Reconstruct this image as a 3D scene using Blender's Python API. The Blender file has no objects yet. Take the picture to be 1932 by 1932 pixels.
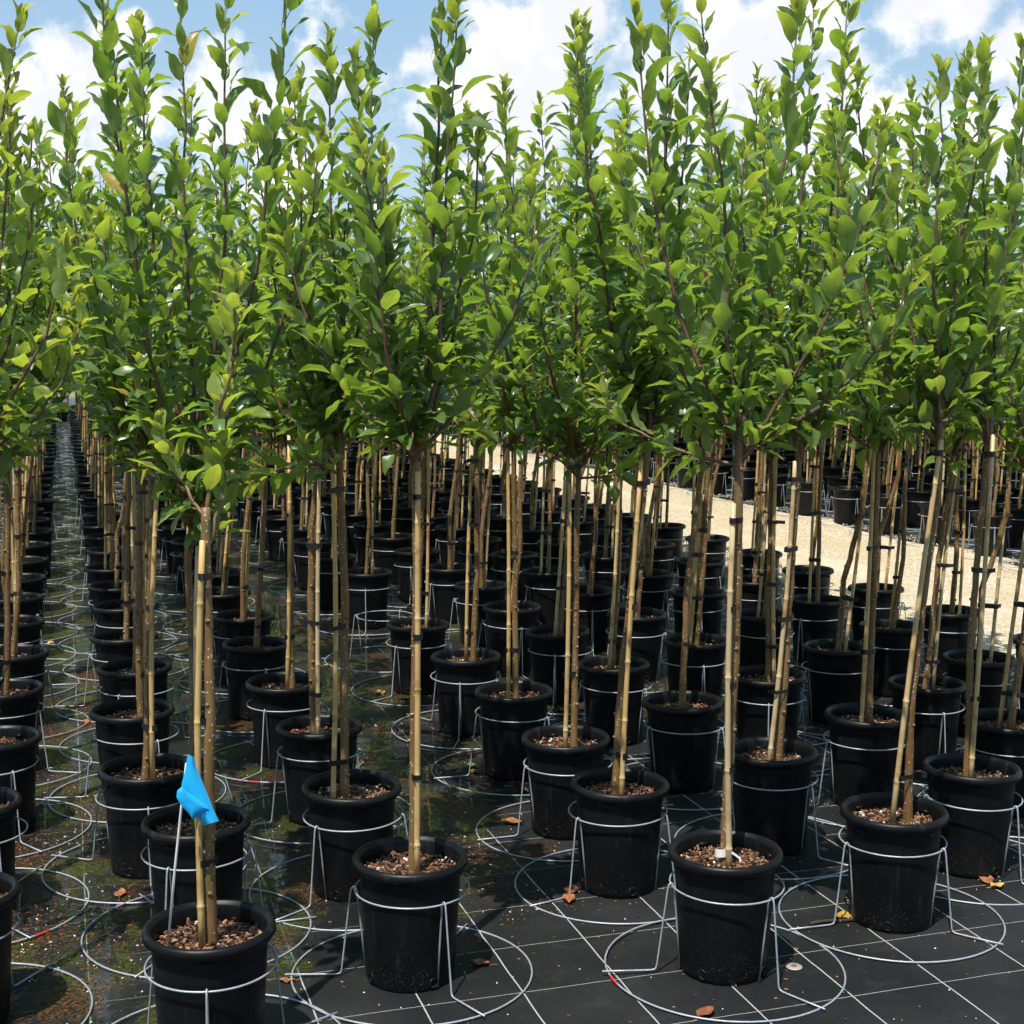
import bpy, math, random
import numpy as np
from mathutils import Vector, Matrix

# ------------------------------------------------------------------ camera, sky, sun, exposure
sc = bpy.context.scene
R = math.radians
CAM_H = 1.65                       # eye height
F = 2680.0                         # focal length for a picture 1932 units wide
PITCH = math.atan((966 - 650) / F)
cam_d = bpy.data.cameras.new('camera'); cam = bpy.data.objects.new('camera', cam_d)
sc.collection.objects.link(cam)
cam.location = (0, 0, CAM_H); cam.rotation_euler = (math.pi / 2 - PITCH, 0, 0)
cam_d.sensor_width = 36; cam_d.lens = 36 * F / 1932; cam_d.clip_start = 0.05; cam_d.clip_end = 2000
sc.camera = cam

SUN_EL = R(65); SUN_DIR = Vector((0.42, 0.91, 0)).normalized()      # horizontal way the shadows fall
sun_d = bpy.data.lights.new('sun', 'SUN'); sun = bpy.data.objects.new('sun', sun_d)
sc.collection.objects.link(sun)
sun_d.energy = 5.0; sun_d.angle = R(0.53); sun_d.color = (1.0, 0.955, 0.88)
lv = SUN_DIR * math.cos(SUN_EL) - Vector((0, 0, math.sin(SUN_EL)))
sun.rotation_euler = lv.to_track_quat('-Z', 'Y').to_euler(); sun.location = (-3, -5, 12)

sc.view_settings.view_transform = 'Standard'; sc.view_settings.look = 'None'
sc.view_settings.exposure = 0.42; sc.view_settings.gamma = 1.0
sc.view_settings.use_curve_mapping = False
sc.render.engine = 'CYCLES'
sc.cycles.use_denoising = True
sc.cycles.use_adaptive_sampling = True; sc.cycles.adaptive_threshold = 0.03
sc.cycles.max_bounces = 5; sc.cycles.diffuse_bounces = 2; sc.cycles.use_light_tree = False; sc.cycles.glossy_bounces = 2
sc.cycles.transmission_bounces = 4; sc.cycles.transparent_max_bounces = 4
sc.cycles.caustics_reflective = False; sc.cycles.caustics_refractive = False
sc.render.film_transparent = False

def ray_dir(u, v):
    x = (u - 966) / F; y = -(v - 966) / F
    c, s = math.cos(PITCH), math.sin(PITCH)
    return np.array([x, c + y * s, -s + y * c])

def at(u, v, depth):
    """point of the picture (1932 units wide) at ground distance `depth` in front of the camera"""
    d = ray_dir(u, v); return np.array([0, 0, CAM_H]) + d * (depth / d[1])

def on_plane(u, v, z):
    d = ray_dir(u, v); return np.array([0, 0, CAM_H]) + d * ((z - CAM_H) / d[2])

def project(p):
    c, s = math.cos(PITCH), math.sin(PITCH)
    z = p[2] - CAM_H
    f = p[1] * c - z * s; up = p[1] * s + z * c
    return 966 + F * p[0] / f, 966 - F * up / f

# ---- node helpers
class NT:
    def __init__(self, tree): self.t = tree; self.n = tree.nodes; self.l = tree.links
    def node(self, typ, **kw):
        n = self.n.new(typ)
        for k, v in kw.items():
            if k == 'ins':
                for kk, vv in v.items(): self.put(n.inputs[kk], vv)
            else: setattr(n, k, v)
        return n
    def put(self, sock, v):
        if hasattr(v, 'is_output') or isinstance(v, bpy.types.NodeSocket): self.l.new(v, sock)
        else: sock.default_value = v
    def math(self, op, a, b=None, c=None, clamp=False):
        n = self.n.new('ShaderNodeMath'); n.operation = op; n.use_clamp = clamp
        self.put(n.inputs[0], a)
        if b is not None: self.put(n.inputs[1], b)
        if c is not None: self.put(n.inputs[2], c)
        return n.outputs[0]
    def mix(self, f, a, b):
        n = self.n.new('ShaderNodeMix'); n.data_type = 'RGBA'
        self.put(n.inputs[0], f); self.put(n.inputs[6], a); self.put(n.inputs[7], b)
        return n.outputs[2]
    def noise(self, vec, scale, detail=4, rough=0.55, dist=0.0):
        n = self.n.new('ShaderNodeTexNoise')
        if vec is not None: self.l.new(vec, n.inputs['Vector'])
        n.inputs['Scale'].default_value = scale; n.inputs['Detail'].default_value = detail
        n.inputs['Roughness'].default_value = rough; n.inputs['Distortion'].default_value = dist
        return n.outputs[0]
    def smooth(self, v, a, b, lo=0.0, hi=1.0):
        n = self.n.new('ShaderNodeMapRange'); n.interpolation_type = 'SMOOTHSTEP'
        self.put(n.inputs[0], v)
        for i, x in zip((1, 2, 3, 4), (a, b, lo, hi)): self.put(n.inputs[i], x)
        return n.outputs[0]
    def bump(self, h, strength, dist=0.01, normal=None):
        n = self.n.new('ShaderNodeBump'); self.l.new(h, n.inputs['Height'])
        n.inputs['Strength'].default_value = strength; n.inputs['Distance'].default_value = dist
        if normal is not None: self.l.new(normal, n.inputs['Normal'])
        return n.outputs[0]
    def sep(self, v):
        n = self.n.new('ShaderNodeSeparateXYZ'); self.l.new(v, n.inputs[0]); return n.outputs

def rgb(r, g, b): return (r, g, b, 1.0)

# ---- world: physical sky with fair-weather cumulus
world = bpy.data.worlds.new('World'); sc.world = world; world.use_nodes = True
world.cycles.sampling_method = 'MANUAL'; world.cycles.sample_map_resolution = 512
W = NT(world.node_tree); W.n.clear()
sky = W.node('ShaderNodeTexSky', sky_type='NISHITA', sun_disc=False)
sky.sun_elevation = SUN_EL; sky.sun_rotation = math.atan2(-SUN_DIR.x, -SUN_DIR.y)
sky.air_density = 1.0; sky.dust_density = 0.6; sky.ozone_density = 1.5; sky.altitude = 200
dirv = W.node('ShaderNodeTexCoord').outputs['Generated']
CLOUDS = [(60, 230, 130), (150, 160, 95), (205, 75, 55), (112, 112, 52), (250, 60, 40), (230, 240, 100), (410, 150, 75), (440, 240, 100), (520, 330, 100),
          (960, 100, 135), (1060, 40, 85), (1000, 230, 130), (860, 190, 80), (800, 110, 45), (880, 330, 70),
          (1290, 240, 120), (1400, 130, 150), (1490, 50, 110), (1340, 10, 60), (1230, 140, 50), (1190, 330, 120), (1530, 270, 150),
          (1660, 250, 90), (1700, 320, 110), (1850, 290, 110), (1740, 0, 75), (1820, 20, 60), (1915, 90, 65), (1600, 150, 70)]
fb = W.noise(dirv, 26.0, 6, 0.62)
fb2 = W.noise(dirv, 9.0, 3, 0.55)
acc = None
for (u, v, r) in CLOUDS:
    d = Vector(ray_dir(u, v)).normalized()
    n = W.node('ShaderNodeVectorMath', operation='DISTANCE'); W.l.new(dirv, n.inputs[0]); n.inputs[1].default_value = d
    m = W.math('MULTIPLY_ADD', n.outputs['Value'], -1.0 / (r / F), 1.0)
    acc = m if acc is None else W.math('SMOOTH_MAX', acc, m, 0.25)
elev = W.sep(dirv)[2]
field = W.math('MULTIPLY_ADD', W.math('SUBTRACT', fb2, 0.50), 4.2, -0.62)     # the rest of the sky: the same kind of cloud
acc = W.math('MAXIMUM', acc, W.math('MINIMUM', field, 0.55))
dens = W.math('ADD', acc, W.math('MULTIPLY', W.math('SUBTRACT', fb, 0.5), 2.6))
mask = W.smooth(dens, -0.16, 0.52)
mask = W.math('MULTIPLY', mask, W.smooth(elev, -0.02, 0.02))
# grey undersides: cloud is dimmer where the field just above is thick
shade = W.smooth(W.noise(dirv, 17.0, 3, 0.55), 0.40, 0.66)
ccol = W.mix(shade, rgb(7.9, 8.1, 8.6), rgb(10.8, 10.8, 10.7))
haze_c = W.mix(W.smooth(elev, 0.0, 0.32), rgb(5.4, 6.9, 8.1), rgb(2.9, 4.9, 7.2))
skyc = W.mix(0.85, sky.outputs[0], haze_c)
wcol = W.mix(mask, skyc, ccol)
bg = W.node('ShaderNodeBackground', ins={'Color': wcol, 'Strength': 0.088})
W.l.new(bg.outputs[0], W.node('ShaderNodeOutputWorld').inputs[0])

# ------------------------------------------------------------------ materials
def new_mat(name):
    m = bpy.data.materials.new(name); m.use_nodes = True
    t = NT(m.node_tree); t.n.clear()
    out = t.node('ShaderNodeOutputMaterial')
    p = t.node('ShaderNodeBsdfPrincipled'); t.l.new(p.outputs[0], out.inputs[0])
    return m, t, p, out
def objco(t): return t.node('ShaderNodeTexCoord').outputs['Object']
def orand(t): return t.node('ShaderNodeObjectInfo').outputs['Random']

def mat_leaf():
    m, t, p, out = new_mat('leaf')
    a = t.node('ShaderNodeAttribute', attribute_name='luv').outputs['Vector']
    b = t.node('ShaderNodeAttribute', attribute_name='lrn').outputs['Vector']
    lu, lw, kind = t.sep(a); rnd, young, _ = t.sep(b)
    r = t.math('FRACT', t.math('ADD', rnd, t.math('MULTIPLY', orand(t), 7.31)))
    r2 = t.math('FRACT', t.math('MULTIPLY', r, 9.7))
    up = t.mix(r, rgb(.050, .115, .024), rgb(.125, .210, .046))
    up = t.mix(t.smooth(r2, .985, .995), up, rgb(.40, .27, .03))
    up = t.mix(young, up, rgb(.26, .33, .055))
    dn = t.mix(r, rgb(.165, .215, .075), rgb(.235, .285, .110))
    dn = t.mix(young, dn, rgb(.28, .36, .12))
    av = t.math('ABSOLUTE', lw)
    vein = t.math('PINGPONG', t.math('SUBTRACT', t.math('MULTIPLY', lu, 8.0), t.math('MULTIPLY', av, 2.6)), 0.5)
    veinm = t.smooth(vein, 0.0, 0.10, 1.0, 0.0)
    rib = t.smooth(av, 0.03, 0.10, 1.0, 0.0)
    rim = t.smooth(av, 0.90, 1.0)
    up = t.mix(t.math('MULTIPLY', rib, .55), up, rgb(.16, .22, .06))
    dn = t.mix(t.math('MULTIPLY', t.math('MAXIMUM', rib, t.math('MULTIPLY', veinm, .35)), .7), dn, rgb(.24, .29, .12))
    back = t.node('ShaderNodeNewGeometry').outputs['Backfacing']
    col = t.mix(back, up, dn)
    cmb = t.node('ShaderNodeCombineXYZ'); t.put(cmb.inputs[0], lu); t.put(cmb.inputs[1], t.math('MULTIPLY', lw, .5)); t.put(cmb.inputs[2], t.math('MULTIPLY', r, 40.0))
    nz = t.noise(cmb.outputs[0], 7.0, 1)
    col = t.mix(t.math('MULTIPLY', t.smooth(nz, .66, .72), t.smooth(r2, .55, .6)), col, rgb(.17, .105, .03))
    col = t.mix(t.math('MULTIPLY', t.smooth(nz, .35, .65), .25), col, rgb(.10, .14, .035))
    col = t.mix(t.smooth(kind, .4, .6), col, t.mix(r2, rgb(.14, .17, .05), rgb(.16, .09, .05)))
    t.put(p.inputs['Base Color'], col)
    t.put(p.inputs['Roughness'], t.math('ADD', t.math('MULTIPLY', back, .22), t.math('MULTIPLY_ADD', r2, .16, .25)))
    p.inputs['Specular IOR Level'].default_value = .75
    tr = t.node('ShaderNodeBsdfTranslucent')
    tc = t.mix(r, rgb(.29, .49, .038), rgb(.48, .62, .058)); tc = t.mix(young, tc, rgb(.68, .72, .06))
    tc = t.mix(t.math('MULTIPLY', t.math('MAXIMUM', veinm, rib), .4), tc, rgb(.12, .20, .02))
    t.put(tr.inputs['Color'], tc)
    mx = t.node('ShaderNodeMixShader'); t.put(mx.inputs[0], t.math('MULTIPLY_ADD', young, .08, .43))
    t.l.new(p.outputs[0], mx.inputs[1]); t.l.new(tr.outputs[0], mx.inputs[2]); t.l.new(mx.outputs[0], out.inputs[0])
    return m

def mat_bark():
    m, t, p, out = new_mat('bark')
    co = objco(t); r = orand(t)
    sx, sy, sz = t.sep(co)
    stre = t.node('ShaderNodeMapping'); stre.inputs['Scale'].default_value = (1, 1, .18); t.l.new(co, stre.inputs[0])
    base = t.mix(r, rgb(.140, .064, .018), rgb(.165, .090, .030))
    n1 = t.noise(stre.outputs[0], 55, 4); n2 = t.noise(co, 8, 3)
    c = t.mix(t.smooth(n1, .35, .7), base, rgb(.200, .118, .046))
    c = t.mix(t.smooth(n2, .48, .68), c, rgb(.135, .098, .036))
    vo = t.node('ShaderNodeTexVoronoi'); vo.inputs['Scale'].default_value = 95
    st2 = t.node('ShaderNodeMapping'); st2.inputs['Scale'].default_value = (1, 1, .8); t.l.new(co, st2.inputs[0]); t.l.new(st2.outputs[0], vo.inputs[0])
    lent = t.smooth(vo.outputs['Distance'], .13, .24, 1.0, 0.0)
    c = t.mix(t.math('MULTIPLY', lent, .85), c, rgb(.60, .52, .38))
    # new wood is darker and redder
    c = t.mix(t.smooth(sz, 1.20, 1.5), c, rgb(.110, .060, .036))
    c = t.mix(t.smooth(sz, 2.1, 2.6), c, rgb(.12, .15, .06))
    t.put(p.inputs['Base Color'], c); p.inputs['Roughness'].default_value = .5
    h = t.math('ADD', n1, t.math('MULTIPLY', lent, .7))
    t.l.new(t.bump(h, .6, .002), p.inputs['Normal'])
    return m

def mat_bamboo():
    m, t, p, out = new_mat('bamboo')
    co = objco(t); r = orand(t)
    mp = t.node('ShaderNodeMapping'); mp.inputs['Scale'].default_value = (1, 1, .05); t.l.new(co, mp.inputs[0])
    n1 = t.noise(mp.outputs[0], 180, 3); n2 = t.noise(co, 11, 4)
    base = t.mix(t.smooth(r, .3, .9), rgb(.50, .305, .100), rgb(.46, .35, .22))
    c = t.mix(t.smooth(n1, .3, .75), base, rgb(.58, .41, .185))
    c = t.mix(t.smooth(n2, .50, .72), c, rgb(.27, .150, .052))
    t.put(p.inputs['Base Color'], c); p.inputs['Roughness'].default_value = .42
    t.l.new(t.bump(n1, .25, .001), p.inputs['Normal'])
    return m

def mat_plastic():
    m, t, p, out = new_mat('black_plastic')
    co = objco(t)
    n = t.noise(co, 30, 5); n2 = t.noise(co, 4, 3)
    c = t.mix(t.smooth(n2, .35, .7), rgb(.0032, .0034, .0040), rgb(.0066, .0067, .0072))
    sz = t.sep(co)[2]
    dust = t.math('MULTIPLY', t.smooth(sz, 0.0, .16, 1.0, 0.06), t.smooth(t.noise(co, 210, 2), .60, .72))
    c = t.mix(t.math('MULTIPLY', dust, .6), c, rgb(.15, .13, .10))
    mps = t.node('ShaderNodeMapping'); mps.inputs['Scale'].default_value = (1, 1, .12); t.l.new(co, mps.inputs[0])
    c = t.mix(t.math('MULTIPLY', t.smooth(t.noise(mps.outputs[0], 38, 3), .58, .78), t.math('MULTIPLY_ADD', orand(t), .22, .04)), c, rgb(.075, .072, .066))
    t.put(p.inputs['Base Color'], c)
    t.put(p.inputs['Roughness'], t.math('MULTIPLY_ADD', n, .25, .30))
    p.inputs['Specular IOR Level'].default_value = .22
    t.l.new(t.bump(t.noise(co, 500, 2), .10, .001), p.inputs['Normal'])
    return m

def mat_wire():
    m, t, p, out = new_mat('galvanised_wire')
    co = objco(t); n = t.noise(co, 40, 4)
    c = t.mix(n, rgb(.22, .245, .28), rgb(.46, .49, .53))
    c = t.mix(t.smooth(t.noise(co, 14, 5), .66, .75), c, rgb(.16, .07, .035))
    t.put(p.inputs['Base Color'], c); p.inputs['Metallic'].default_value = .35; p.inputs['Roughness'].default_value = .48
    return m

def mat_plain(name, col, rough=.5, metal=0, spec=.5):
    m, t, p, out = new_mat(name)
    co = objco(t)
    c = t.mix(t.noise(co, 35, 4), rgb(*[x * .82 for x in col]), rgb(*[min(1, x * 1.12) for x in col]))
    t.put(p.inputs['Base Color'], c)
    p.inputs['Roughness'].default_value = rough; p.inputs['Metallic'].default_value = metal
    p.inputs['Specular IOR Level'].default_value = spec
    return m

def mat_soil():
    m, t, p, out = new_mat('potting_mix')
    co = objco(t)
    vo = t.node('ShaderNodeTexVoronoi'); vo.inputs['Scale'].default_value = 110; t.l.new(co, vo.inputs[0])
    v = t.node('ShaderNodeSeparateColor'); t.l.new(vo.outputs['Color'], v.inputs[0])
    c = t.mix(t.smooth(v.outputs[0], .2, .7), rgb(.020, .011, .007), rgb(.125, .058, .032))
    c = t.mix(t.smooth(v.outputs[1], .84, .92), c, rgb(.34, .24, .18))
    t.put(p.inputs['Base Color'], c); p.inputs['Roughness'].default_value = .8
    t.l.new(t.bump(vo.outputs['Distance'], 1.0, .008), p.inputs['Normal'])
    return m

def mat_chip():
    m, t, p, out = new_mat('bark_chip')
    rnd = t.sep(t.node('ShaderNodeAttribute', attribute_name='lrn').outputs['Vector'])[0]
    cr = t.node('ShaderNodeValToRGB'); t.l.new(rnd, cr.inputs[0])
    e = cr.color_ramp.elements; e[0].position = 0; e[0].color = rgb(.016, .009, .006); e[1].position = 1; e[1].color = rgb(.72, .70, .66)
    for pos, c in ((.28, (.045, .020, .011)), (.5, (.165, .068, .028)), (.72, (.24, .095, .040)), (.88, (.36, .21, .12)), (.965, (.40, .27, .18)), (.97, (.72, .70, .66))):
        x = e.new(pos); x.color = rgb(*c)
    t.put(p.inputs['Base Color'], cr.outputs[0]); p.inputs['Roughness'].default_value = .65
    return m

def mat_fabric():
    """black woven weed mat with white guide yarns, wet and silted in the low places; x across the beds, y along them"""
    m, t, p, out = new_mat('weed_mat')
    co = objco(t); x, y, z = t.sep(co)
    wob = t.math('MULTIPLY', t.math('SUBTRACT', t.noise(co, 2.3, 3), .5), .016)
    def line(c, off, per, half):
        f = t.math('SUBTRACT', t.math('FRACT', t.math('ADD', t.math('DIVIDE', t.math('SUBTRACT', t.math('ADD', c, wob), off), per), .5)), .5)
        d = t.math('MULTIPLY', t.math('ABSOLUTE', f), per)
        return t.smooth(d, half * .6, half * 1.25, 1.0, 0.0)
    l1 = line(x, .01, .265, .0019); l2 = line(y, 3.03, .270, .0011)
    dash = t.smooth(t.math('PINGPONG', t.math('MULTIPLY', x, 170), .5), .06, .2, .35, 1.0)
    l2 = t.math('MULTIPLY', l2, dash)
    mp = t.node('ShaderNodeMapping'); mp.inputs['Scale'].default_value = (1, .06, 1); t.l.new(co, mp.inputs[0])
    weave = t.noise(mp.outputs[0], 320, 2)
    big = t.noise(co, 1.7, 2)
    c = t.mix(weave, rgb(.0050, .0054, .0060), rgb(.0160, .0166, .0172))
    c = t.mix(t.smooth(big, .42, .72), c, rgb(.021, .0212, .0215))
    # wet, low ground: the aisle and between the pots further back
    low = t.math('ADD', t.math('MULTIPLY', t.math('SUBTRACT', 1.05, x), .30), t.math('MULTIPLY', t.math('SUBTRACT', y, 3.75), .30))
    low = t.math('MINIMUM', low, .28)
    wn = t.noise(co, 2.2, 3, .6, .4)
    wetv = t.math('ADD', t.math('SUBTRACT', wn, .5), low)
    wet = t.smooth(wetv, .00, .14)
    pool = t.smooth(t.math('ADD', wetv, t.math('MULTIPLY', t.math('SUBTRACT', t.noise(co, 5.5, 3), .5), .9)), .20, .26)
    # silt, algae and washed-out bark on the wet mat
    sn = t.noise(co, 3.4, 4, .68, .5)
    silt = t.math('MULTIPLY', wet, t.smooth(sn, .47, .56))
    fine = t.noise(co, 95, 2, .75)
    sc1 = t.mix(t.smooth(fine, .45, .62), rgb(.010, .0075, .004), rgb(.120, .056, .016))
    sc2 = t.mix(t.smooth(fine, .35, .65), rgb(.010, .012, .003), rgb(.066, .070, .011))
    siltc = t.mix(t.smooth(t.noise(co, 4.1, 1), .45, .58), sc1, sc2)
    dust = t.math('MULTIPLY', t.smooth(t.noise(co, 9, 3, .7), .5, .75), .16)
    c = t.mix(dust, c, rgb(.07, .062, .05))
    c = t.mix(t.math('MULTIPLY', silt, .8), c, siltc)
    lw = t.math('MULTIPLY', t.math('MAXIMUM', l1, l2), t.math('SUBTRACT', 1.0, t.math('MULTIPLY', silt, .8)))
    c = t.mix(lw, c, t.mix(wet, rgb(.38, .38, .355), rgb(.20, .20, .14)))
    t.put(p.inputs['Base Color'], c)
    t.put(p.inputs['Roughness'], t.math('SUBTRACT', .58, t.math('MULTIPLY', wet, .15)))
    h = t.math('ADD', t.math('ADD', weave, fine), t.math('MULTIPLY', t.noise(co, 7, 2), 6.0))
    t.l.new(t.bump(h, .35, .003), p.inputs['Normal'])
    p.inputs['Specular IOR Level'].default_value = .18
    t.put(p.inputs['Coat Weight'], t.math('MULTIPLY', pool, t.smooth(y, 5.0, 16.0, .80, .2))); p.inputs['Coat Roughness'].default_value = .03; p.inputs['Coat IOR'].default_value = 1.45
    t.l.new(t.bump(t.noise(co, 22, 1), .04, .01), p.inputs['Coat Normal'])
    return m

def mat_gravel():
    m, t, p, out = new_mat('gravel')
    co = objco(t)
    vo = t.node('ShaderNodeTexVoronoi'); vo.inputs['Scale'].default_value = 62; t.l.new(co, vo.inputs[0])
    v = t.node('ShaderNodeSeparateColor'); t.l.new(vo.outputs['Color'], v.inputs[0])
    c = t.mix(v.outputs[0], rgb(.40, .31, .19), rgb(.52, .425, .29))
    c = t.mix(t.smooth(v.outputs[1], .85, .93), c, rgb(.62, .58, .52))
    c = t.mix(t.smooth(v.outputs[2], .94, .97), c, rgb(.26, .20, .14))
    mpr = t.node('ShaderNodeMapping'); mpr.inputs['Scale'].default_value = (1, .10, 1); t.l.new(co, mpr.inputs[0])
    c = t.mix(t.math('MULTIPLY', t.smooth(t.noise(mpr.outputs[0], 2.6, 3), .5, .68), .6), c, rgb(.60, .52, .39))
    c = t.mix(t.math('MULTIPLY', t.smooth(t.noise(co, .9, 5), .42, .66), .55), c, rgb(.46, .345, .195))
    c = t.mix(t.smooth(t.noise(co, 5, 6, .7), .62, .78), c, rgb(.30, .22, .13))
    t.put(p.inputs['Base Color'], c); p.inputs['Roughness'].default_value = .9; p.inputs['Specular IOR Level'].default_value = .2
    h = t.math('SUBTRACT', t.noise(co, 12, 5), vo.outputs['Distance'])
    t.l.new(t.bump(h, .7, .012), p.inputs['Normal'])
    return m

def mat_two(name, a, b, scale, rough=.9):
    m, t, p, out = new_mat(name); co = objco(t)
    c = t.mix(t.smooth(t.noise(co, scale, 7, .65), .38, .64), rgb(*a), rgb(*b))
    c = t.mix(t.math('MULTIPLY', t.noise(co, scale * 14, 4), .35), c, rgb(*[.5 * (i + j) * .6 for i, j in zip(a, b)]))
    t.put(p.inputs['Base Color'], c); p.inputs['Roughness'].default_value = rough
    t.l.new(t.bump(t.noise(co, scale * 25, 4), .4, .02), p.inputs['Normal'])
    return m

M_LEAF, M_BARK, M_BAMBOO, M_POT, M_WIRE = mat_leaf(), mat_bark(), mat_bamboo(), mat_plastic(), mat_wire()
M_SOIL, M_CHIP, M_FABRIC, M_GRAVEL = mat_soil(), mat_chip(), mat_fabric(), mat_gravel()
M_TAPE = mat_plain('black_tape', (.008, .008, .009), .38)
M_RED = mat_plain('red_paint', (.55, .03, .03), .5)
M_WHITE = mat_plain('white_plastic', (.78, .78, .76), .45)
M_STEEL = mat_plain('washer_steel', (.42, .40, .37), .5, .4)
M_RUST = mat_plain('rusty_nail', (.22, .07, .035), .8)
M_STONE = mat_plain('pale_stone', (.50, .43, .35), .85)
M_TWIG = mat_plain('dead_twig', (.035, .022, .015), .8)
M_GROUND = mat_two('dry_grass_and_dirt', (.30, .24, .14), (.11, .13, .05), .35)
M_CONCRETE = mat_two('pale_yard', (.36, .35, .33), (.28, .27, .25), .6)

def mat_dead(name, a, b):
    m, t, p, out = new_mat(name); co = objco(t)
    c = t.mix(t.smooth(t.noise(co, 60, 4), .35, .65), rgb(*a), rgb(*b))
    c = t.mix(t.math('MULTIPLY', orand(t), .5), c, rgb(*[x * .55 for x in a]))
    t.put(p.inputs['Base Color'], c); p.inputs['Roughness'].default_value = .6
    return m
M_DEAD = mat_dead('brown_leaf', (.20, .062, .022), (.36, .135, .050))
M_YELL = mat_dead('yellow_leaf', (.42, .23, .03), (.48, .34, .07))
M_GREENF = mat_dead('green_leaf_fallen', (.06, .13, .02), (.10, .19, .03))

def mat_flag():
    m, t, p, out = new_mat('blue_vinyl'); co = objco(t)
    c = t.mix(t.noise(co, 30, 3), rgb(.020, .48, .92), rgb(.030, .57, .95))
    t.put(p.inputs['Base Color'], c); p.inputs['Roughness'].default_value = .38
    tr = t.node('ShaderNodeBsdfTranslucent'); tr.inputs['Color'].default_value = rgb(.03, .55, 1.0)
    mx = t.node('ShaderNodeMixShader'); mx.inputs[0].default_value = .3
    t.l.new(p.outputs[0], mx.inputs[1]); t.l.new(tr.outputs[0], mx.inputs[2]); t.l.new(mx.outputs[0], out.inputs[0])
    return m
M_FLAG = mat_flag()

# ------------------------------------------------------------------ mesh helpers
COL = sc.collection
class MB:
    """collects pieces of one mesh; quads and triangles as index arrays"""
    def __init__(self): self.v = []; self.q = []; self.t = []; self.qm = []; self.tm = []; self.luv = []; self.lrn = []; self.n = 0
    def add(self, v, q=None, t=None, mat=0, luv=None, rnd=0.0, young=0.0):
        v = np.asarray(v, dtype=np.float64); k = len(v)
        self.v.append(v)
        if q is not None and len(q):
            q = np.asarray(q, dtype=np.int64); self.q.append(q + self.n); self.qm.append(np.full(len(q), mat))
        if t is not None and len(t):
            t = np.asarray(t, dtype=np.int64); self.t.append(t + self.n); self.tm.append(np.full(len(t), mat))
        self.luv.append(luv if luv is not None else np.zeros((k, 3)))
        a = np.zeros((k, 3)); a[:, 0] = rnd; a[:, 1] = young; self.lrn.append(a)
        self.n += k
    def mesh(self, name, mats, smooth=True, attrs=True):
        me = bpy.data.meshes.new(name)
        if not self.v: return me
        v = np.concatenate(self.v)
        q = np.concatenate(self.q) if self.q else np.zeros((0, 4), int)
        t = np.concatenate(self.t) if self.t else np.zeros((0, 3), int)
        nq, nt = len(q), len(t)
        me.vertices.add(len(v)); me.vertices.foreach_set('co', v.astype(np.float32).ravel())
        me.loops.add(nq * 4 + nt * 3)
        me.loops.foreach_set('vertex_index', np.concatenate([q.ravel(), t.ravel()]).astype(np.int32))
        me.polygons.add(nq + nt)
        me.polygons.foreach_set('loop_start', np.concatenate([np.arange(nq) * 4, nq * 4 + np.arange(nt) * 3]).astype(np.int32))
        mi = np.concatenate(self.qm + self.tm) if (self.qm or self.tm) else np.zeros(0)
        me.polygons.foreach_set('material_index', mi.astype(np.int32))
        me.polygons.foreach_set('use_smooth', np.full(nq + nt, smooth))
        for m in mats: me.materials.append(m)
        if attrs:
            a = me.attributes.new('luv', 'FLOAT_VECTOR', 'POINT'); a.data.foreach_set('vector', np.concatenate(self.luv).astype(np.float32).ravel())
            a = me.attributes.new('lrn', 'FLOAT_VECTOR', 'POINT'); a.data.foreach_set('vector', np.concatenate(self.lrn).astype(np.float32).ravel())
        me.update(calc_edges=True); me.validate()
        return me

def obj(name, data, parent=None, loc=None, rotz=None):
    o = bpy.data.objects.new(name, data); COL.objects.link(o)
    if parent is not None: o.parent = parent
    if loc is not None: o.location = loc
    if rotz is not None: o.rotation_euler = (0, 0, rotz)
    return o
def tag(o, label, cat, group=None, kind=None):
    o['label'] = label; o['category'] = cat
    if group: o['group'] = group
    if kind: o['kind'] = kind
    return o

def tube(path, rad, n=8, cap=True):
    P = np.asarray(path, float); m = len(P)
    rad = np.broadcast_to(np.asarray(rad, float), (m,))
    T = np.gradient(P, axis=0); T /= np.linalg.norm(T, axis=1)[:, None] + 1e-12
    ref = np.array([1, 0, 0]) if abs(T[0][0]) < .8 else np.array([0, 1, 0])
    N = np.zeros_like(P); a = ref - T[0] * np.dot(ref, T[0]); N[0] = a / np.linalg.norm(a)
    for i in range(1, m):
        a = N[i - 1] - T[i] * np.dot(N[i - 1], T[i]); N[i] = a / (np.linalg.norm(a) + 1e-12)
    B = np.cross(T, N)
    ang = np.arange(n) * 2 * np.pi / n
    V = (P[:, None, :] + rad[:, None, None] * (np.cos(ang)[None, :, None] * N[:, None, :] + np.sin(ang)[None, :, None] * B[:, None, :])).reshape(-1, 3)
    i = np.arange(m - 1)[:, None] * n; j = np.arange(n)[None, :]; j2 = (j + 1) % n
    Q = np.stack([i + j, i + j2, i + n + j2, i + n + j], -1).reshape(-1, 4)
    tri = []
    if cap:
        V = np.vstack([V, P[0] - T[0] * rad[0] * .2, P[-1] + T[-1] * rad[-1] * .2]); c0, c1 = m * n, m * n + 1
        for k in range(n):
            k2 = (k + 1) % n
            tri.append((c0, k2, k)); tri.append((c1, (m - 1) * n + k, (m - 1) * n + k2))
    return V, Q, tri

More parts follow.
